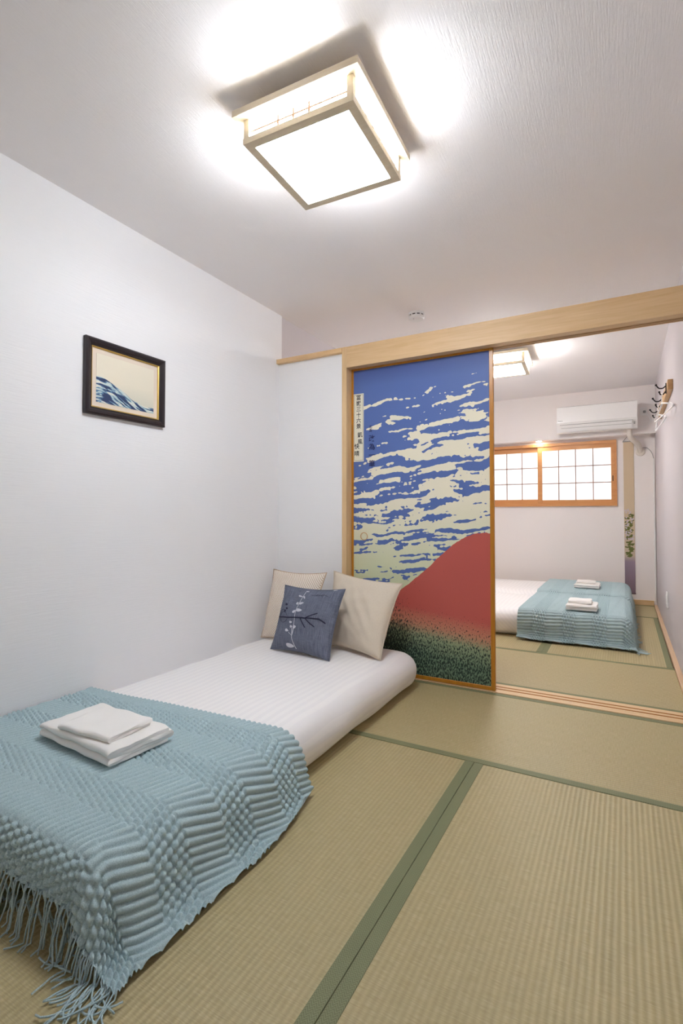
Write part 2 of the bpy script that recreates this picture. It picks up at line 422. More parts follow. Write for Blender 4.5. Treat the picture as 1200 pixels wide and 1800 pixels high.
# lintel with grooves beneath
g = G().prism([(2.645, 1.803), (2.700, 1.803), (2.700, 1.816), (2.722, 1.816), (2.722, 1.803), (2.730, 1.803), (2.730, 1.816), (2.742, 1.816), (2.742, 1.803), (2.752, 1.803), (2.752, 1.928), (2.645, 1.928)], 'YZ', -1.4415, XR)
o = strip('trim_2', 'long pale pine lintel above the sliding door', g, m_pine)
put('groove', G().box(-1.44, XR, 2.7005, 2.7215, 1.8135, 1.8158), m_groove, o); put('groove', G().box(-1.44, XR, 2.7305, 2.7415, 1.8135, 1.8158), m_groove, o)
strip('trim_3', 'slim pine post at the left of the sliding door', G().rbox(-1.473, -1.4415, 2.643, 2.757, 0.004, 1.929, .0015, 1), m_pinez)
strip('trim_4', 'pine cap along the top of the white partition', G().rbox(XL, -1.473, 2.638, 2.77, 1.898, 1.927, .0015, 1), m_pine)
struct('baseboard_far', 'pine baseboard under the end wall', 'baseboard', G().rbox(XL, .25, YF - .012, YF, 0.0, .052, .0015, 1), m_pine)
g = G().rbox(.2502, XR, -1.1, 2.70, -.03, .012, .0015, 1).rbox(.2502, XR, 2.70, YF, -.03, .012, .0015, 1)
struct('baseboard_right', 'flat pine strip between the mats and the right wall', 'baseboard', g, m_piney)
struct('trim_5', 'thin white cable cover running down the far right corner', 'trim', G().rbox(.258, .272, YF - .014, YF, .052, 1.50, .002, 1), m_whiteplastic)

# ---------------------------------------------------------------- window
win = struct('window_1', 'small amber wood sliding window with frosted panes high in the end wall', 'window',
    G().box(WX0, WX1, YF - .022, YF + .1, WZ1 - .03, WZ1).box(WX0, WX1, YF - .022, YF + .1, WZ0, WZ0 + .034).box(WX0, WX0 + .03, YF - .022, YF + .1, WZ0 + .034, WZ1 - .03).box(WX1 - .018, WX1, YF - .022, YF + .1, WZ0 + .034, WZ1 - .03), m_windowwood)
def sash(x0, x1, y, z0, z1, sl, sr, top, bot):
    g = G().rbox(x0, x0 + sl, y, y + .022, z0, z1, .001, 1).rbox(x1 - sr, x1, y, y + .022, z0, z1, .001, 1)
    g.box(x0 + sl, x1 - sr, y + .001, y + .021, z1 - top, z1).box(x0 + sl, x1 - sr, y + .001, y + .021, z0, z0 + bot)
    s = put('window_sash', g, m_windowwood, win)
    a0, a1, b0, b1 = x0 + sl, x1 - sr, z0 + bot, z1 - top; nx, nz = 4, 3; t = .0045
    for i in range(1, nx): x = a0 + (a1 - a0) * i / nx; put('muntin', G().box(x - t, x + t, y + .004, y + .013, b0, b1), m_muntin, s)
    for j in range(1, nz): z = b0 + (b1 - b0) * j / nz; put('muntin', G().box(a0, a1, y + .0045, y + .0125, z - t, z + t), m_muntin, s)
    for i in range(nx):
        for j in range(nz):
            xa, xb = a0 + (a1 - a0) * i / nx, a0 + (a1 - a0) * (i + 1) / nx; za, zb = b0 + (b1 - b0) * j / nz, b0 + (b1 - b0) * (j + 1) / nz
            put('pane', G().box(xa, xb, y + .014, y + .017, za, zb), m_pane, s)
    return s
s1 = sash(-.848, WX1 - .018, YF - .012, WZ0 + .034, WZ1 - .03, .045, .036, .047, .035)
sash(WX0 + .03, -.815, YF + .016, WZ0 + .034, WZ1 - .03, .04, .04, .053, .045)
put('finger_slot', G().rbox(-.108, -.100, YF - .0135, YF - .011, 1.28, 1.34, .001, 1), m_dark, s1)

# ---------------------------------------------------------------- sliding door
DW0, DW1, DZ0, DZ1, DY = -1.4405, -.596, .0075, 1.813, 2.704
door = thing('door_1', 'sliding door papered with a blue cream and red landscape in amber frame', 'door', ((DW0 + DW1) / 2, DY, 0)); door['kind'] = 'structure'
put('stile', G().rbox(DW0, DW0 + .014, DY, DY + .018, DZ0, DZ1, .002, 1), m_lacquer, door)
put('stile', G().rbox(DW1 - .0215, DW1, DY - .001, DY + .018, DZ0, DZ1, .002, 1), m_lacquer, door)
put('rail', G().rbox(DW0 + .014, DW1 - .0215, DY, DY + .017, DZ0, DZ0 + .021, .002, 1), m_lacquer, door)
put('rail', G().rbox(DW0 + .014, DW1 - .0215, DY, DY + .017, DZ1 - .02, DZ1, .002, 1), m_lacquer, door)
px0, px1, pz0, pz1 = DW0 + .014, DW1 - .0215, DZ0 + .021, DZ1 - .02
panel = put('panel', G().box(0, px1 - px0, 0, .010, 0, pz1 - pz0), fusuma_material(px1 - px0, pz1 - pz0), None, (px0, DY + .004, pz0), local=True)
panel.matrix_world = Matrix.Identity(4); panel.parent = door
panel.location = Vector((px0, DY + .004, pz0)) - Vector(door.location); MAT[panel.name] = MAT[door.name]
panel['label'] = 'printed blue sky with cream drifts above a russet and green hill'
g = G().lathe([(.024, 0.0), (.024, -.004), (.0205, -.004), (.019, .003), (.0, .003)], (-1.357, DY + .0042, .795), 'Y', 28)
put('finger_pull', g, plain('pull_wood', rgb(206, 164, 116), 0.5), door, smooth=True)['label'] = 'round pale wooden finger pull'
cy = DY + .0035
plate = put('title_plate', G().box(-1.427, -1.359, cy - .0003, cy + .0006, 1.243, 1.652), plain('title_cream', rgb(236, 232, 212), 0.6, 0.02), door)
plate['label'] = 'tall cream title strip with black brush characters'
yb = cy - .0006
g = G()
for x in (-1.4225, -1.3635): g.box(x - .0007, x + .0007, yb, cy, 1.25, 1.645)
for z in (1.25, 1.645): g.box(-1.4225, -1.3635, yb, cy, z - .0007, z + .0007)
put('title_rule', g, m_dark, plate)
def vert_text(chars, x, ztop, size, step):
    g = G()
    for i, ch in enumerate(chars):
        gg = text_geo(ch, size, lambda a, b, c, i=i: (x + a, yb - c * .5, ztop - i * step + b))
        g.add(gg.v, gg.f)
    return g
g = vert_text('冨嶽三十六景', -1.393, 1.643, .0325, .0345)
b = vert_text('凱風', -1.384, 1.418, .033, .041); g.add(b.v, b.f)
b = vert_text('快晴', -1.405, 1.350, .034, .043); g.add(b.v, b.f)
put('title_writing', g, m_dark, plate)['label'] = 'black vertical brush characters'
g = vert_text('北斎', -1.313, 1.455, .020, .021); b = vert_text('改為一筆', -1.305, 1.395, .042, .050); g.add(b.v, b.f)
put('signature_writing', g, plain('indigo_print', rgb(34, 42, 92), 0.6, 0.02), door)['label'] = 'dark indigo brush signature'

# ---------------------------------------------------------------- ceiling lamps (local coordinates, z measured from the ceiling)
def make_lamp(loc, rot, label):
    L = thing('ceiling_lamp', label, 'lamp', loc, rot, 'square paper ceiling lamps')
    P = lambda n, g, m, par=L, **k: put(n, g, m, par, local=True, **k)
    P('base_plate', G().rbox(-.11, .11, -.11, .11, -.040, -.0005, .004, 1), m_whiteplastic)
    P('rim_frame', G().ring(.2185, .2185, .172, .172, -.057, -.036), m_lampwood)
    P('top_cover', G().box(-.172, .172, -.172, .172, -.043, -.040), m_whiteplastic)
    P('lower_frame', G().ring(.1935, .1935, .166, .166, -.136, -.117), m_lampwood)
    P('diffuser', G().box(-.172, .172, -.172, .172, -.130, -.127), m_lampbot)
    for sx in (-1, 1):
        for sy in (-1, 1): P('corner_post', G().box(sx * .182 - .010, sx * .182 + .010, sy * .182 - .010, sy * .182 + .010, -.117, -.057), m_lampwood)
    for k in range(4):
        c, s = round(math.cos(k * H)), round(math.sin(k * H))
        def rot4(g): g.v = [(c * x - s * y, s * x + c * y, z) for x, y, z in g.v]; return g
        p = P('side_paper', rot4(G().box(-.174, .174, -.177, -.175, -.117, -.057)), m_lampside)
        P('muntin', rot4(G().box(-.174, .174, -.1815, -.1775, -.0952, -.0898)), m_lampmuntin, p)
        for fx in (.30, .46, .62): P('muntin', rot4(G().box(-.174 + .348 * fx - .003, -.174 + .348 * fx + .003, -.182, -.177, -.117, -.073)), m_lampmuntin, p)
    return L
lamp = make_lamp((-.858, 1.43, CZ), math.radians(2.3), 'large square wooden ceiling lamp with glowing paper panels in the near room')
lamp2 = copy_tree(lamp); lamp2.location = (-.862, 4.235, CZ); lamp2.rotation_euler[2] = math.radians(3.6)
for ch in lamp2.children:
    if ch.name.startswith(('side_paper', 'diffuser')):
        ch.material_slots[0].link = 'OBJECT'; ch.material_slots[0].material = m_lampside2 if ch.name.startswith('side') else m_lampbot2
lamp2['label'] = 'smaller looking square ceiling lamp seen past the sliding door in the far room'

# ---------------------------------------------------------------- smoke detector
d = thing('smoke_detector', 'round white smoke detector on the ceiling above the lintel', 'detector', (-1.165, 3.085, CZ))
put('base', G().lathe([(.052, -.0005), (.052, -.012), (.049, -.014)], (-1.165, 3.085, CZ), 'Z', 32), m_whiteplastic, d, smooth=True)
put('vent_slots', G().lathe([(.046, -.014), (.046, -.022)], (-1.165, 3.085, CZ), 'Z', 32), m_dark, d)
g = G()
for k in range(10):
    t = 2 * math.pi * k / 10; x, y = -1.165 + .047 * math.cos(t), 3.085 + .047 * math.sin(t)
    g.box(x - .004, x + .004, y - .004, y + .004, CZ - .022, CZ - .014)
put('vent_ribs', g, m_whiteplastic, d)['kind'] = 'stuff'
put('cover', G().lathe([(.050, -.022), (.050, -.036), (.044, -.042), (.0, -.042)], (-1.165, 3.085, CZ), 'Z', 32), m_whiteplastic, d, smooth=True)
put('indicator', G().sphere((-1.175, 3.06, CZ - .042), .0035, 8), m_greyplastic, d)

# ---------------------------------------------------------------- framed print
fy0, fy1, fz0, fz1, fx = 1.302, 1.718, 1.345, 1.668, XL
fr = thing('framed_print', 'black framed blue seascape print hanging on the left wall', 'picture', (XL, 1.51, fz0))
g = G()
bw = .032
prof = [(0, .0), (0, .018), (.008, .022), (.018, .019), (.026, .012), (bw, .010), (bw, .0)]
def frame_ring(g, y0, y1, z0, z1, prof):
    n = len(prof); v = []
    for (cy_, cz_, sy, sz) in ((y0, z0, 1, 1), (y1, z0, -1, 1), (y1, z1, -1, -1), (y0, z1, 1, -1)):
        for (i, h) in prof: v.append((fx + .0005 + h, cy_ + sy * i, cz_ + sz * i))
    f = []
    for k in range(4):
        j = (k + 1) % 4
        for q in range(n): f.append((k * n + q, k * n + (q + 1) % n, j * n + (q + 1) % n, j * n + q))
    return g.add(v, f)
put('frame', frame_ring(G(), fy0, fy1, fz0, fz1, prof), m_frame, fr)
put('gold_fillet', frame_ring(G(), fy0 + bw, fy1 - bw, fz0 + bw, fz1 - bw, [(0, 0), (0, .011), (.005, .008), (.005, 0)]), m_gold, fr)['label'] = 'thin gold inner edge'
put('mount', G().box(fx + .001, fx + .004, fy0 + bw, fy1 - bw, fz0 + bw, fz1 - bw), plain('mount_cream', rgb(228, 214, 196), 0.7, 0.02), fr)['label'] = 'cream paper mount'
pc = (fx + .0045, (fy0 + fy1) / 2, (fz0 + fz1) / 2)
pr = put('print', G().box(-.0005, .0005, -.150, .150, -.104, .104), seascape_material(), None, pc, local=True)
pr.parent = fr; pr.location = Vector(pc) - Vector(fr.location); MAT[pr.name] = MAT[fr.name]
pr['label'] = 'cream and blue print of rolling sea swells'

# ---------------------------------------------------------------- futon mattresses
def futon_geo(x0, x1, y0, y1, z1, seed, n=(40, 70, 10), bulge=.0, z0=.0):
    hx, hy, hz = (x1 - x0) / 2, (y1 - y0) / 2, (z1 - z0) / 2
    r = hz * .98; c = Vector(((x0 + x1) / 2, (y0 + y1) / 2, z0 + hz))
    bm = bmesh.new(); key = {}
    def vert(i, j, k):
        q = (i, j, k)
        if q in key: return key[q]
        p = Vector((-hx + 2 * hx * i / n[0], -hy + 2 * hy * j / n[1], -hz + 2 * hz * k / n[2]))
        cl = Vector((max(-hx + r, min(hx - r, p.x)), max(-hy + r, min(hy - r, p.y)), max(-hz + r, min(hz - r, p.z))))
        d = p - cl
        if d.length > 1e-9:
            m = max(abs(d.x), abs(d.y), abs(d.z)) / r
            d = d.normalized() * r * m; p = cl + d
        w = c + p
        nz = noise.noise(Vector((w.x * 5 + seed, w.y * 4, w.z * 9))) * .006 + noise.noise(Vector((w.x * 17, w.y * 6 + seed, w.z * 14))) * .0025
        e = Vector((p.x / hx, p.y / hy, p.z / hz)); out = Vector((e.x ** 9, e.y ** 9, e.z))
        if out.length > 1e-6: w += out.normalized() * nz
        if w.z < z0 + .001: w.z = z0 + .001
        key[q] = bm.verts.new(w); return key[q]
    for (a, b, cax) in ((0, 1, 2), (1, 2, 0), (0, 2, 1)):
        for side in (0, n[cax]):
            for i in range(n[a]):
                for j in range(n[b]):
                    def P(ii, jj):
                        q = [0, 0, 0]; q[a] = ii; q[b] = jj; q[cax] = side; return vert(*q)
                    try: bm.faces.new((P(i, j), P(i + 1, j), P(i + 1, j + 1), P(i, j + 1)))
                    except ValueError: pass
    return G().bm(bm)
BX1, BY0, BY1, BZ = -.972, .70, 2.632, .188
bed = thing('futon_mattress', 'white futon mattress on the mats along the left wall of the near room', 'mattress', (-1.46, 1.66, 0))
put('cover', futon_geo(XL + .003, BX1, BY0, BY1, BZ, 1.0), m_sheet, bed, smooth=True, angle=180)
FX1 = .02
bed2 = thing('futon_mattress', 'white futon mattress in the far room nearer to the sliding door', 'mattress', (-.95, 4.49, 0))
put('cover', futon_geo(-1.93, FX1, 4.01, 4.955, .195, 5.0, (60, 34, 8)), m_sheet, bed2, smooth=True, angle=180)
bed3 = thing('futon_mattress', 'white futon mattress in the far room against the end wall', 'mattress', (-.95, 5.45, 0))
put('cover', futon_geo(-1.93, FX1, 4.96, 5.905, .215, 9.0, (60, 34, 8)), m_sheet, bed3, smooth=True, angle=180)

# ---------------------------------------------------------------- knitted throws
def smooth_curve(pts, n=400):
    P = np.array(pts, float); m = len(P); t = np.arange(m)
    Q = np.vstack([2 * P[0] - P[1], P, 2 * P[-1] - P[-2]]); out = []
    for u in np.linspace(0, m - 1 - 1e-9, n):
        i = int(u); f = u - i; p0, p1, p2, p3 = Q[i], Q[i + 1], Q[i + 2], Q[i + 3]
        out.append(.5 * ((2 * p1) + (-p0 + p2) * f + (2 * p0 - 5 * p1 + 4 * p2 - p3) * f * f + (-p0 + 3 * p1 - 3 * p2 + p3) * f ** 3))
    out = np.array(out); L = np.concatenate([[0], np.cumsum(np.hypot(*np.diff(out, axis=0).T))])
    return L, out
def throw_surface(A0, A1, B0, B1, Hh, side, foot, res, fold, xform, skew=0.0, amp=.0085, off=0.0, slope=.14, trim=0.0):
    """A: across, outward past the side edge; B: along, outward past the foot edge. side/foot: (h,z) profiles from the bend start (h=0)."""
    Ls, Ps = smooth_curve(side); Lf, Pf = smooth_curve(foot)
    a = np.arange(A0, A1 + 1e-9, res); b = np.arange(B0, B1 + 1e-9, res)
    Aa, Bb = np.meshgrid(a, b, indexing='ij')
    tt = (Bb - B0)
    Aa = np.where(Aa > 0, Aa * (1 - trim * np.clip(1 - tt / .3, 0, 1)), Aa)
    Bw = Bb + skew * (Aa - A0) * np.clip(1 - tt / .6, 0, 1)
    ap, bp = np.maximum(Aa, 0), np.maximum(Bw, 0)
    d = np.hypot(ap, bp); phi = np.where(d > 0, np.arctan2(bp, ap + 1e-12), 0)     # 0 = side, pi/2 = foot
    w = np.sin(phi) ** 2
    hs, zs = np.interp(d, Ls, Ps[:, 0]), np.interp(d, Ls, Ps[:, 1])
    hf, zf = np.interp(d, Lf, Pf[:, 0]), np.interp(d, Lf, Pf[:, 1])
    h = hs * (1 - w) + hf * w; z = zs * (1 - w) + zf * w
    corner = np.sin(2 * phi) ** 2 * np.clip(d / .16, 0, 1)
    h = h + fold * corner * np.cos(4 * (phi - math.pi / 4)) * .5
    X = np.minimum(Aa, 0) + h * np.cos(phi) * (d > 0); Y = np.minimum(Bw, 0) + h * np.sin(phi) * (d > 0)
    Z = z
    # soft undulation on top and along the hanging side
    nz = np.vectorize(lambda p, q: noise.noise(Vector((p * 4.1, q * 3.3, 2.7))))(Aa[::6, ::6], Bb[::6, ::6])
    nz = np.repeat(np.repeat(nz, 6, 0), 6, 1)[:Aa.shape[0], :Aa.shape[1]]
    k = 9; ker = np.ones(k) / k
    nz = np.apply_along_axis(lambda m: np.convolve(np.pad(m, k // 2, 'edge'), ker, 'valid'), 0, nz)
    nz = np.apply_along_axis(lambda m: np.convolve(np.pad(m, k // 2, 'edge'), ker, 'valid'), 1, nz)
    hang = np.clip(ap / .12, 0, 1)
    X = X + hang * nz * .022
    Z = np.maximum(Z + (1 - hang) * (nz * .004 + .002), .006)
    # stitch relief
    tt = tt + off
    zone = (tt % .2) / .2
    q = Aa / .0215 + np.where(zone < .525, (tt % .2) - .0525, -((tt % .2) - .1525)) * slope / .0215 + 40
    rib = np.abs(np.sin(np.pi * q)) ** .62
    row = np.floor(q)
    bob = rib * (np.abs(np.sin(np.pi * (tt / .0178 + .5 * (row % 2)))) ** .65) * 1.2
    edge = .006
    m = np.clip((zone * .2 - .105) / edge + .5, 0, 1) * np.clip((.2 - zone * .2) / edge + .5, 0, 1)
    relief = (rib * (1 - m) + bob * m) * amp
    P = np.stack([X, Y, Z], -1)
    dA = np.gradient(P, axis=0); dB = np.gradient(P, axis=1)
    N = np.cross(dA, dB); N /= np.linalg.norm(N, axis=-1, keepdims=True) + 1e-12
    N[N[..., 2] < -.2] *= -1
    P = P + N * relief[..., None]
    P[..., 2] = np.maximum(P[..., 2], .004)
    return P
def grid_obj(name, P, mat, parent, xform):
    na, nb = P.shape[:2]; V = P.reshape(-1, 3)
    V = np.array([xform(*p) for p in V]); A = np.array(MAT[parent.name].inverted()); V = V @ A[:3, :3].T + A[:3, 3]
    i = np.arange(na - 1)[:, None] * nb + np.arange(nb - 1)[None]; F = np.stack([i, i + nb, i + nb + 1, i + 1], -1).reshape(-1, 4)
    me = bpy.data.meshes.new(name)
    me.vertices.add(len(V)); me.vertices.foreach_set('co', V.ravel())
    me.loops.add(F.size); me.loops.foreach_set('vertex_index', F.ravel().astype(np.int32))
    me.polygons.add(len(F)); me.polygons.foreach_set('loop_start', np.arange(0, F.size, 4, dtype=np.int32))
    me.polygons.foreach_set('use_smooth', np.ones(len(F), dtype=bool))
    me.update(calc_edges=True); me.validate(); me.materials.append(mat)
    o = bpy.data.objects.new(name, me); COL.objects.link(o); o.parent = parent; MAT[o.name] = MAT[parent.name]; return o
def fringe_obj(P, parent, xform, step, length, rad, seed, sides=5):
    rnd = random.Random(seed); g = G(); na, nb = P.shape[:2]; seg = 11
    i = 0
    tuft = 0; spread = 0
    while i < na:
        if tuft <= 0: tuft = rnd.randint(4, 8); lean = rnd.uniform(-.35, .35); reach = rnd.uniform(.7, 1.15)
        tuft -= 1
        p = Vector(P[i, -1]); q = Vector(P[i, -4]); d = (p - q); 
        d = d.normalized() if d.length > 1e-9 else Vector((0, 1, 0))
        out = Vector((d.x, d.y, 0)); out = out.normalized() if out.length > .15 else Vector((0, 1, 0))
        out = (out + Vector((-out.y, out.x, 0)) * (lean + rnd.uniform(-.25, .25))).normalized()
        side = Vector((-out.y, out.x, 0)); L = length * reach * rnd.uniform(.85, 1.15); pts = [p - d * .006]; pos = p.copy(); ang = rnd.uniform(-.15, .25)
        curl = rnd.uniform(-4, 4); hd = 0.0
        for k in range(seg):
            s = L / seg
            fl = pos.z < .012
            if not fl:
                v = out * (.22 + .25 * ang) + Vector((0, 0, -1)) * 1.0 + side * rnd.uniform(-.3, .3)
            else:
                hd += curl * s * 7 + rnd.uniform(-.25, .25); v = out * math.cos(hd) + side * math.sin(hd)
            pos = pos + v.normalized() * s
            if pos.z < .004 + rad: pos.z = .003 + rad + rnd.uniform(0, .004)
            pts.append(pos.copy())
        g.tube([xform(*w) for w in pts], rad, sides)
        i += max(1, int(round(step * rnd.uniform(.6, 1.4))))
    o = put('fringe', g, m_knit, parent, smooth=True, angle=180); o['kind'] = 'stuff'; return o

HT = BZ + .004
side = [(0, HT), (.03, HT - .004), (.062, HT - .022), (.083, HT - .055), (.097, HT - .10), (.112, HT - .145), (.130, .022), (.156, .010), (.20, .008), (.30, .008), (.5, .008)]
foot = [(0, HT), (.03, HT - .005), (.05, HT - .024), (.062, HT - .06), (.070, HT - .10), (.082, HT - .14), (.12, .018), (.17, .010), (.3, .008), (.5, .008)]
ex = -1.035
def xf_near(a, b, z): return (ex + a, .735 - b, z)
thr = thing('knitted_throw', 'large light blue knitted throw with fringe over the foot of the near bed', 'throw', (-1.4, 1.0, 0), group='blue knitted throws')
P = throw_surface(XL + .006 - ex, .285, -.62, .135, HT, side, foot, .0028, .05, None, skew=-.06, amp=.0115, slope=.34, off=.045, trim=.18)
grid_obj('knit', P, m_knit, thr, xf_near)
fringe_obj(P, thr, xf_near, 2.2, .125, .0019, 3)

def xf_far(y_edge):
    return lambda a, b, z: (FX1 - .06 + b, y_edge - a, z)
def far_throw(y_edge, width, Hh, side, over, label, loc, seed):
    t = thing('knitted_throw', label, 'throw', loc, group='blue knitted throws')
    ft = [(0, Hh), (.03, Hh - .006), (.056, Hh - .026), (.07, Hh - .06), (.078, Hh - .11), (.088, Hh - .15), (.10, .03), (.12, .012), (.2, .008), (.5, .008)]
    P = throw_surface(-width, over, -.675, .17, Hh, side, ft, .0036, .03, None, amp=.016, slope=.06)
    f = xf_far(y_edge); grid_obj('knit', P, m_knit, t, f); fringe_obj(P, t, f, 3.2, .085, .0024, seed, 4); return t
h2 = .199
sd2 = [(0, h2), (.03, h2 - .006), (.056, h2 - .026), (.07, h2 - .06), (.078, h2 - .11), (.088, h2 - .15), (.10, .03), (.125, .012), (.17, .009), (.5, .008)]
far_throw(4.075, .875, h2, sd2, .275, 'blue knitted throw draped to the mats over the far bed nearer the door', (-.33, 4.4, 0), 11)
h3 = .219
sd3 = [(0, h3), (.03, h3 - .004), (.052, h3 - .018), (.062, h3 - .035), (.07, h3 - .05), (.2, h3 - .06)]
far_throw(5.03, .87, h3, sd3, .075, 'blue knitted throw over the foot of the bed against the end wall', (-.33, 5.4, 0), 12)

# ---------------------------------------------------------------- towels
def towel_geo(L, W, layers, th, seed, droop=.0):
    """folded sheet: serpentine section in (y,z), extruded along x; local origin at centre bottom"""
    rnd = random.Random(seed); path = []
    gap = th * 1.12
    for k in range(layers):
        y0, y1 = -W / 2 + gap / 2 + rnd.uniform(0, .006) * (k % 2), W / 2 - gap / 2 - rnd.uniform(0, .012)
        ys = np.linspace(y1, y0, 14) if k % 2 == 0 else np.linspace(y0, y1, 14)
        for y in ys: path.append((y, th / 2 + k * gap))
        if k < layers - 1:
            ye = ys[-1]; s = -1 if k % 2 == 0 else 1
            for a in (30, 60, 90, 120, 150): path.append((ye + s * gap / 2 * math.sin(math.radians(a)), th / 2 + k * gap + gap / 2 * (1 - math.cos(math.radians(a)))))
    P = np.array(path); T = np.gradient(P, axis=0); T /= np.linalg.norm(T, axis=1, keepdims=True); Nn = np.stack([-T[:, 1], T[:, 0]], 1)
    out = np.vstack([P + Nn * th / 2, (P - Nn * th / 2)[::-1]]); n = len(out); nx = 22; v = []; f = []
    for i in range(nx + 1):
        u = -1 + 2 * i / nx; endr = 1 - max(0, abs(u) - .9) * 1.2
        for (y, z) in out:
            x = u * L / 2
            w = noise.noise(Vector((x * 13 + seed, y * 15, z * 30))) * .004
            zz = (z + w * min(1, z / .02)) * endr
            v.append((x + noise.noise(Vector((y * 30, z * 60, seed))) * .006 * abs(u), y + w, max(zz, .0005) - 0))
    for i in range(nx):
        for k in range(n): f.append((i * n + k, i * n + (k + 1) % n, (i + 1) * n + (k + 1) % n, (i + 1) * n + k))
    h = n // 2
    for base in (0, nx * n):
        for k in range(h - 1): f.append((base + k, base + k + 1, base + n - 2 - k, base + n - 1 - k))
    return G().add(v, f)
def towel(name, label, loc, rot, L, W, layers, th, seed, group):
    o = put(name, towel_geo(L, W, layers, th, seed), m_towel, None, loc, smooth=True, rot=rot, local=True, angle=60); return tag(o, label, 'towel', group)
TZ = BZ + .0235
towel('bath_towel', 'large folded white towel lying on the near blue throw', (-1.452, 1.062, TZ), math.radians(-4), .375, .215, 4, .0105, 1, 'folded white towels')
towel('hand_towel', 'small folded white towel on top of the large towel on the near bed', (-1.425, 1.045, TZ + .0475), math.radians(3), .225, .165, 2, .009, 2, 'folded white towels')
towel('bath_towel', 'folded white towel on the far blue throw nearer the door', (-.285, 4.21, h2 + .0255), math.radians(0), .205, .25, 4, .009, 3, 'folded white towels')
towel('hand_towel', 'small white towel on top of the towel on the bed nearer the door', (-.300, 4.225, h2 + .0665), math.radians(1), .155, .15, 2, .011, 4, 'folded white towels')
towel('bath_towel', 'folded white towel on the blue throw by the end wall', (-.315, 5.34, h3 + .0255), math.radians(-1), .205, .25, 4, .008, 5, 'folded white towels')
towel('hand_towel', 'small white towel on top of the towel on the bed by the end wall', (-.325, 5.35, h3 + .062), math.radians(0), .16, .14, 2, .009, 6, 'folded white towels')

# ---------------------------------------------------------------- cushions
def cushion_fn(bl, br, tr, tl, thick, pinch=.085, seed=0):
    bl, br, tr, tl = map(Vector, (bl, br, tr, tl)); nrm = (br - bl).cross(tl - bl).normalized()
    def fn(u, v, s):
        a, b = 2 * u - 1, 2 * v - 1
        aa = a * (1 - pinch * (1 - b * b)) ; bb = b * (1 - pinch * (1 - a * a))
        uu, vv = (aa + 1) / 2, (bb + 1) / 2
        p = bl * (1 - uu) * (1 - vv) + br * uu * (1 - vv) + tr * uu * vv + tl * (1 - uu) * vv
        t = ((1 - a * a) * (1 - b * b))
        t = max(t, 0) ** .56 * thick
        wr = (noise.noise(Vector((u * 4 + seed, v * 3, s))) * .6 + abs(noise.noise(Vector((u * 6 + v * 4, v * 3 - u * 2 + seed, s)))) * -.9 + noise.noise(Vector((u * 11, v * 9 + seed, s))) * .25) * .014 * min(1, t / thick * 1.5)
        return p + nrm * s * (t + wr)
    return fn, nrm
def cushion(label, bl, br, tr, tl, thick, mat, seed, n=36):
    c = (Vector(bl) + Vector(br)) / 2
    root = thing('cushion', label, 'cushion', tuple(c), group='cushions at the head of the near bed')
    fn, nrm = cushion_fn(bl, br, tr, tl, thick, seed=seed)
    me_v = []; f = []; uv = []
    for s in (1, -1):
        for i in range(n + 1):
            for j in range(n + 1): me_v.append(fn(i / n, j / n, s)); uv.append((i / n, j / n))
    m = (n + 1) ** 2
    for k in (0, 1):
        for i in range(n):
            for j in range(n):
                q = [k * m + i * (n + 1) + j, k * m + (i + 1) * (n + 1) + j, k * m + (i + 1) * (n + 1) + j + 1, k * m + i * (n + 1) + j + 1]
                f.append(q if k == 0 else q[::-1])
    me = bpy.data.meshes.new('cover'); inv = MAT[root.name].inverted()
    me.from_pydata([inv @ Vector(p) for p in me_v], [], f)
    L = me.uv_layers.new(name='UVMap')
    for lp in me.loops: L.data[lp.index].uv = uv[lp.vertex_index]
    bm = bmesh.new(); bm.from_mesh(me); bmesh.ops.remove_doubles(bm, verts=bm.verts[:], dist=1e-5); bm.to_mesh(me); bm.free()
    me.polygons.foreach_set('use_smooth', [True] * len(me.polygons)); me.materials.append(mat)
    o = bpy.data.objects.new('cover', me); COL.objects.link(o); o.parent = root; MAT[o.name] = MAT[root.name]
    edge = [fn(t, 0, 1) for t in np.linspace(0, 1, 20)] + [fn(1, t, 1) for t in np.linspace(0, 1, 20)[1:]] + [fn(t, 1, 1) for t in np.linspace(1, 0, 20)[1:]] + [fn(0, t, 1) for t in np.linspace(1, 0, 20)[1:-1]]
    put('seam', G().tube(edge, .0022, 6, closed=True), mat, root, smooth=True)
    return root, fn, nrm
zb = BZ + .006
cushion('cream cushion with a tiny woven pattern leaning in the corner by the left wall', (-1.90, 2.42, zb), (-1.525, 2.36, zb), (-1.50, 2.515, .590), (-1.915, 2.565, .585), 0.072, m_pattern, 1)
cushion('plain beige cushion leaning against the sliding door post', (-1.475, 2.455, zb), (-1.075, 2.325, zb), (-1.030, 2.510, .558), (-1.515, 2.622, .590), .088, m_beige, 7)
c3, fn3, n3 = cushion('slate blue cushion embroidered with white sprig and dark twig in front of the others', (-1.690, 2.235, zb), (-1.292, 2.190, zb), (-1.285, 2.345, .532), (-1.690, 2.372, .524), .075, m_denim, 13)
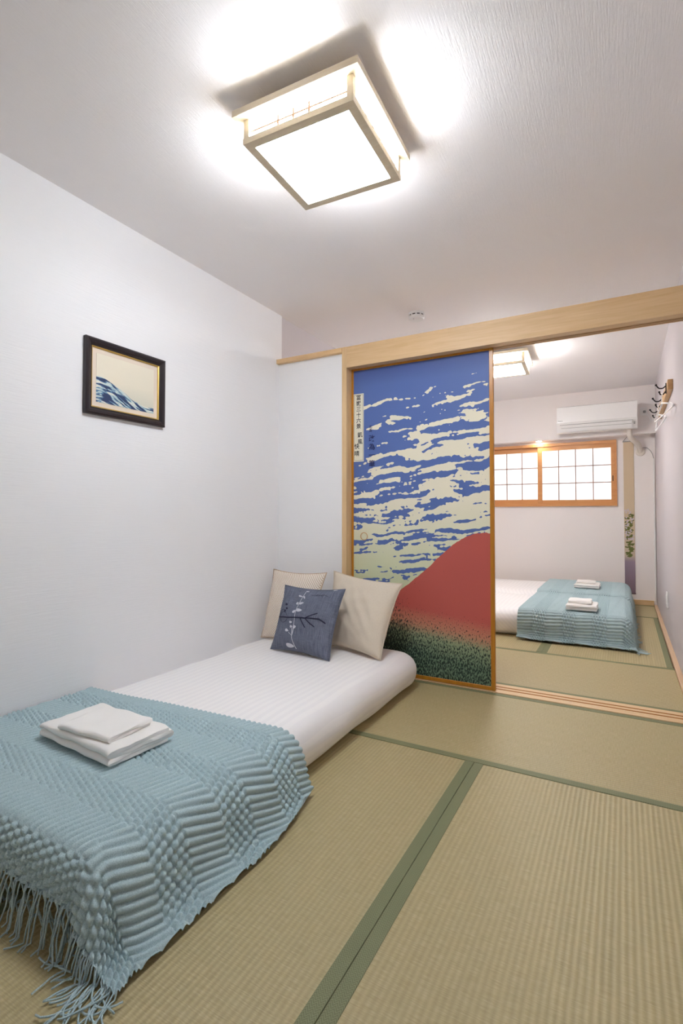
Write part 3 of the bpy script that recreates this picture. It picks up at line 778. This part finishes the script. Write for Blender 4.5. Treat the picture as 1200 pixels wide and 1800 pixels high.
# embroidery : crop coordinates -> uv by inverse bilinear
Q = [np.array(p, float) for p in ((155, 590), (572, 640), (660, 190), (265, 172))]
def uvof(px, py):
    u, v = .5, .5; t = np.array((px, py), float)
    for _ in range(25):
        p = Q[0] * (1 - u) * (1 - v) + Q[1] * u * (1 - v) + Q[2] * u * v + Q[3] * (1 - u) * v
        du = (Q[1] - Q[0]) * (1 - v) + (Q[2] - Q[3]) * v; dv = (Q[3] - Q[0]) * (1 - u) + (Q[2] - Q[1]) * u
        s = np.linalg.solve(np.stack([du, dv], 1), t - p); u += s[0]; v += s[1]
    return u, v
def on(px, py, lift=.0012):
    u, v = uvof(px, py); return fn3(u, v, 1) + n3 * lift
def stitch(g, pts, r):
    d = []
    for (a, b) in zip(pts[:-1], pts[1:]):
        k = max(2, int(math.hypot(b[0] - a[0], b[1] - a[1]) / 12))
        d += [(a[0] + (b[0] - a[0]) * i / k, a[1] + (b[1] - a[1]) * i / k) for i in range(k)]
    d.append(pts[-1]); g.tube([on(*p) for p in d], r, 6)
def leaf(g, cx, cy, L, Wd, ang):
    ca, sa = math.cos(math.radians(ang)), math.sin(math.radians(ang)); pts = []
    for k in range(14):
        t = 2 * math.pi * k / 14; x, y = L / 2 * math.cos(t), Wd / 2 * math.sin(t) * (1 - .35 * math.cos(t)); pts.append((cx + x * ca - y * sa, cy + x * sa + y * ca))
    v = [on(cx, cy, .0026)] + [on(*p, .0018) for p in pts]; v += [on(*p, .0004) for p in pts]
    f = [(0, 1 + k, 1 + (k + 1) % 14) for k in range(14)] + [(1 + k, 15 + k, 15 + (k + 1) % 14, 1 + (k + 1) % 14) for k in range(14)]
    g.add(v, f)
g = G()
stitch(g, [(362, 602), (352, 560), (353, 520), (375, 445), (385, 370), (402, 318), (420, 262), (440, 215)], .0016)
stitch(g, [(353, 522), (330, 500)], .0012); stitch(g, [(353, 520), (352, 470)], .0012); stitch(g, [(354, 520), (375, 475)], .0012)
for a in ((410, 247, 26, 11, 10), (437, 256, 24, 12, 60), (390, 301, 20, 22, 70), (425, 300, 36, 16, -15), (374, 359, 32, 18, -25), (412, 350, 42, 22, 0), (347, 432, 20, 14, 0), (349, 461, 18, 16, 0), (381, 465, 28, 22, -10), (318, 487, 24, 18, 20), (322, 582, 58, 26, 8), (450, 208, 22, 8, 0), (610, 196, 22, 6, -10)): leaf(g, *a)
o = put('pale_embroidery', g, m_whitethread, c3, smooth=True); o['label'] = 'white stitched sprig with leaves and seed heads'; o['kind'] = 'stuff'
g = G()
stitch(g, [(238, 392), (270, 398), (325, 402), (390, 400), (460, 405), (545, 402), (578, 425)], .0034)
stitch(g, [(462, 405), (500, 386), (536, 365)], .0026); stitch(g, [(432, 408), (445, 440), (456, 466)], .0026); stitch(g, [(466, 410), (490, 435), (515, 456)], .0026)
stitch(g, [(288 + 36 * math.cos(t), 398 + 36 * math.sin(t)) for t in np.linspace(.3, 6.1, 16)], .0009)
stitch(g, [(300, 360), (285, 345), (262, 350), (240, 378)], .0009)
stitch(g, [(478, 235), (510, 240), (560, 232), (580, 245)], .0008); stitch(g, [(510, 240), (520, 228)], .0008); stitch(g, [(540, 237), (552, 250)], .0008)
for a in ((312, 312, 18, 16, 0), (317, 340, 16, 15, 0), (302, 357, 18, 17, 0)): leaf(g, *a)
o = put('dark_embroidery', g, m_darkthread, c3, smooth=True); o['kind'] = 'stuff'; o['label'] = 'navy stitched twig with berries'

# ---------------------------------------------------------------- air conditioner on the soffit
ax0, ax1, az0, az1, ay0, ay1 = -.612, .121, 1.785, 2.058, 5.735, 5.93
ac = thing('air_conditioner', 'white wall air conditioner above the window in the far room', 'air conditioner', ((ax0 + ax1) / 2, 5.93, az0))
prof = [(ay1, az0 + .012), (ay1, az1 - .004), (ay1 - .06, az1), (ay0 + .028, az1 - .002), (ay0 + .008, az1 - .014), (ay0 + .002, az1 - .06), (ay0 - .002, az0 + .10), (ay0 + .006, az0 + .078), (ay0 + .06, az0 + .006), (ay0 + .09, az0)]
put('body', G().prism(prof, 'YZ', ax0, ax1), m_acbody, ac, smooth=True, angle=40)
p2 = [(ay0 - .0035, az0 + .098), (ay0 - .001, az1 - .055), (ay0 + .006, az1 - .013), (ay0 + .002, az1 - .013), (ay0 - .006, az1 - .055), (ay0 - .009, az0 + .098)]
put('front_panel', G().prism(p2, 'YZ', ax0 + .002, ax1 - .002), m_acbody, ac, smooth=True, angle=40)
p3 = [(ay0 + .0035, az0 + .074), (ay0 + .048, az0 + .0135), (ay0 + .043, az0 + .010), (ay0 - .0015, az0 + .070)]
flap = put('flap', G().prism(p3, 'YZ', ax0 + .035, ax1 - .045), m_acbody, ac)
put('flap_shadow_gap', G().prism([(ay0 + .003, az0 + .0785), (ay0 + .0065, az0 + .0745), (ay0 + .004, az0 + .0725), (ay0 + .0005, az0 + .0765)], 'YZ', ax0 + .03, ax1 - .04), m_greyplastic, ac)
put('flap_line', G().prism([(ay0 + .0175, az0 + .046), (ay0 + .0195, az0 + .043), (ay0 + .0185, az0 + .0422), (ay0 + .0165, az0 + .0452)], 'YZ', ax0 + .04, ax1 - .05), m_greyplastic, ac)
g = G().rbox(ax1 - .034, ax1 - .022, ay0 + .010, ay0 + .020, az0 + .036, az0 + .062, .001, 1)
put('receiver_window', g, m_greyplastic, ac)
g = text_geo('Panasonic', .014, lambda a, b, c: (-.575 + a * .8, ay0 - .0095 - c, az0 + .125 + b), extrude=.0003)
put('badge', g, m_dark, ac)
pp = smooth_curve([(0, 0), (1, 0)])[1]
pts = [Vector(p) for p in ((.050, 5.86, 1.80), (.050, 5.865, 1.745), (.062, 5.88, 1.705), (.095, 5.925, 1.672), (.128, 5.985, 1.645), (.142, 6.03, 1.605), (.146, 6.06, 1.578))]
def cat(pts, k=6):
    o = []
    n = len(pts)
    for i in range(n - 1):
        p0, p1, p2_, p3_ = pts[max(i - 1, 0)], pts[i], pts[i + 1], pts[min(i + 2, n - 1)]
        for j in range(k):
            t = j / k; o.append(.5 * ((2 * p1) + (-p0 + p2_) * t + (2 * p0 - 5 * p1 + 4 * p2_ - p3_) * t * t + (-p0 + 3 * p1 - 3 * p2_ + p3_) * t ** 3))
    o.append(pts[-1]); return o
pipe = put('pipe', G().tube(cat(pts), .026, 14), m_pipe, ac, smooth=True); pipe['label'] = 'cream wrapped pipe bending to the wall'
put('wall_collar', G().lathe([(.044, 0), (.042, -.012), (.03, -.018), (.026, -.018)], (.148, YF - .001, 1.575), 'Y', 24), m_pipe, pipe, smooth=True)
put('control_cable', G().tube(cat([Vector(p) for p in ((.165, YF - .01, 1.615), (.205, YF - .012, 1.612), (.245, YF - .012, 1.565), (.264, YF - .008, 1.50))]), .003, 6), m_greyplastic, ac, smooth=True)
put('power_cord', G().tube(cat([Vector(p) for p in ((.185, 5.918, 1.958), (.215, 5.92, 1.925), (.235, 5.922, 1.87), (.205, 5.922, 1.825), (.15, 5.922, 1.815), (.115, 5.92, 1.815))]), .003, 6), m_whiteplastic, ac, smooth=True)
ou = thing('wall_outlet', 'small white socket with a plug on the soffit right of the air conditioner', 'outlet', (.178, 5.93, 1.94))
put('plate', G().rbox(.145, .21, 5.922, 5.9298, 1.925, 2.01, .003, 1), m_whiteplastic, ou)
pl = put('plug', G().rbox(.172, .196, 5.90, 5.922, 1.95, 1.972, .004, 1), m_greyplastic, ou)
# downlight in the underside of the soffit
dl = thing('downlight', 'small warm downlight in the soffit above the window', 'light', (-.825, 5.985, 1.745))
put('trim_ring', G().lathe([(.034, -.0005), (.034, -.004), (.028, -.004)], (-.825, 5.985, 1.745), 'Z', 24), m_whiteplastic, dl)
put('lens', G().lathe([(.027, -.0035), (.027, -.0045), (.0, -.0045)], (-.825, 5.985, 1.745), 'Z', 24), m_downlight, dl)

# ---------------------------------------------------------------- hanging scroll
sx0, sx1, sz0, sz1, sy = -.006, .089, .112, 1.690, YF - .006
sc = thing('hanging_scroll', 'narrow tan to purple hanging scroll with printed leaves right of the window', 'scroll', ((sx0 + sx1) / 2, YF, sz0))
def scroll_material():
    t = NT('scroll_cloth'); x, y, z = t.sep(t.coord('Object'))
    n = t.noise(t.coord('Object', (90, 1, 6)), 1.0, 3)
    f = t.math('ADD', z, t.math('MULTIPLY', n, 0.05))
    c = t.ramp(t.math('DIVIDE', f, 1.6), [(0.0, rgb(120, 100, 112)), (0.22, rgb(150, 134, 150)), (0.26, rgb(196, 180, 160)), (0.40, rgb(206, 188, 158)), (0.95, rgb(204, 184, 156))])
    t.color(c); t.rough(0.85); return t.m
g = G(); nz_ = 40
v = []; f = []
for i in range(nz_ + 1):
    z = sz0 + (sz1 - sz0) * i / nz_
    for x in (sx0, sx1): v.append((x, sy + .0012 * math.sin(i * .9), z)); v.append((x, sy + .0016 + .0012 * math.sin(i * .9), z))
for i in range(nz_):
    b = i * 4; f += [(b, b + 2, b + 6, b + 4), (b + 1, b + 5, b + 7, b + 3), (b, b + 4, b + 5, b + 1), (b + 2, b + 3, b + 7, b + 6)]
put('cloth', g.add(v, f), scroll_material(), sc)
put('top_rod', G().tube([(sx0 - .006, sy, sz1), (sx1 + .006, sy, sz1)], .006, 10), m_greyplastic, sc, smooth=True)
put('bottom_rod', G().tube([(sx0 - .002, sy, sz0), (sx1 + .002, sy, sz0)], .006, 10), plain('rod_plum', rgb(96, 78, 86)), sc, smooth=True)
put('cord', G().tube([(sx0, sy, sz1 + .004), ((sx0 + sx1) / 2, sy - .001, 1.755), (sx1, sy, sz1 + .004)], .0022, 6), m_dark, sc)
put('nail', G().tube([((sx0 + sx1) / 2, YF, 1.756), ((sx0 + sx1) / 2, sy - .008, 1.758)], .003, 6), m_iron, sc)
m_leaf = plain('leaf_print', rgb(112, 118, 62), 0.8, 0.12, 60); m_petal = plain('petal_print', rgb(206, 194, 200), 0.8, 0.04)
g = G(); gp = G(); rl = random.Random(5)
def printed(g, cx, cz, L, Wd, ang, y):
    ca, sa = math.cos(ang), math.sin(ang); P_ = []
    for k in range(10):
        t = 2 * math.pi * k / 10; a, b = L / 2 * math.cos(t), Wd / 2 * math.sin(t) * (1 - .4 * math.cos(t)); P_.append((cx + a * ca - b * sa, cz + a * sa + b * ca))
    if min(p[0] for p in P_) < sx0 + .001 or max(p[0] for p in P_) > sx1 - .001: return
    g.prism(P_, 'XZ', y, y + .0005)
for k in range(80):
    u = rl.random(); z = .49 + .44 * u
    printed(g, rl.uniform(sx0 + .015, sx1 - .015), z, rl.uniform(.03, .058) * (1 - .35 * u), rl.uniform(.014, .022) * (1 - .3 * u), rl.uniform(-.6, .9), sy - .0022 - k * 1e-5)
for k in range(40):
    u = rl.random(); printed(gp, rl.uniform(sx0 + .008, sx1 - .008), .66 + .33 * u, .02, .016, rl.uniform(0, 3), sy - .0034 - k * 1e-5)
put('leaf_print', g, m_leaf, sc)['kind'] = 'stuff'; put('petal_print', gp, m_petal, sc)['kind'] = 'stuff'

# ---------------------------------------------------------------- coat rack, hangers, socket on the right wall
rk = thing('coat_rack', 'wooden rail with black iron hooks on the right wall of the far room', 'coat rack', (XR, 4.3, 1.72))
rx0 = XR - .030
put('board', G().rbox(rx0, XR - .0005, 3.82, 4.98, 1.722, 1.787, .002, 1), m_rack, rk)
HY = [3.92, 4.36, 4.82]
for y in HY:
    z = 1.765
    h = put('hook', G().rbox(rx0 - .006, rx0 - .0002, y - .009, y + .009, z - .05, z + .022, .003, 1), m_iron, rk, smooth=True)
    up = cat([Vector((rx0 - .003, y, z + .004)), Vector((rx0 - .02, y, z - .010)), Vector((rx0 - .042, y, z - .008)), Vector((rx0 - .058, y, z + .014))], 5)
    put('upper_arm', G().tube(up, .0042, 8).sphere(up[-1], .0075, 10), m_iron, h, smooth=True)
    lo = cat([Vector((rx0 - .003, y, z - .03)), Vector((rx0 - .018, y, z - .05)), Vector((rx0 - .034, y, z - .05)), Vector((rx0 - .04, y, z - .034))], 5)
    put('lower_arm', G().tube(lo, .004, 8).sphere(lo[-1], .007, 8), m_iron, h, smooth=True)
def hanger(y, label, near, far, dz=0):
    x = rx0 - .026; zt = 1.765 - .048
    hk = thing('clothes_hanger', label, 'hanger', (x, y, zt), group='white clothes hangers')
    top = Vector((x, y, zt + .0045))
    cur = [Vector((x, y + .022 * math.cos(t), zt - .0175 + .022 * math.sin(t))) for t in np.linspace(-.5, math.pi * .95, 14)]
    cur = [Vector((x, y, zt - .062)), Vector((x, y + .004, zt - .05))] + cur
    put('hook', G().tube(cur, .0028, 8), m_whiteplastic, hk, smooth=True)
    a = Vector((x, y, zt - .062)); n_, f_ = Vector(near), Vector(far)
    sh = [f_, f_ + (a - f_) * .12 + Vector((0, 0, .012)), a + Vector((0, .03, -.004)), a, a + Vector((0, -.03, -.004)), n_ + (a - n_) * .12 + Vector((0, 0, .012)), n_]
    put('shoulders', G().tube(cat(sh, 5), .0055, 10), m_whiteplastic, hk, smooth=True)
    put('bar', G().tube([f_, (f_ + n_) / 2 + Vector((0, 0, -.003)), n_], .005, 10), m_whiteplastic, hk, smooth=True)
hanger(HY[0], 'white clothes hanger on the nearest iron hook', (XR - .016, 3.62, 1.578), (rx0 - .058, 4.07, 1.560))
hanger(HY[1], 'white clothes hanger on the second iron hook', (XR - .026, 4.08, 1.585), (.212, 4.46, 1.556))
ot = thing('wall_socket', 'white socket plate low on the right wall', 'outlet', (XR, 4.55, .25))
put('plate', G().rbox(XR - .011, XR - .0005, 4.50, 4.575, .225, .345, .003, 2), m_whiteplastic, ot)
put('socket_face', G().rbox(XR - .014, XR - .0105, 4.518, 4.557, .25, .32, .002, 1), m_whiteplastic, ot)
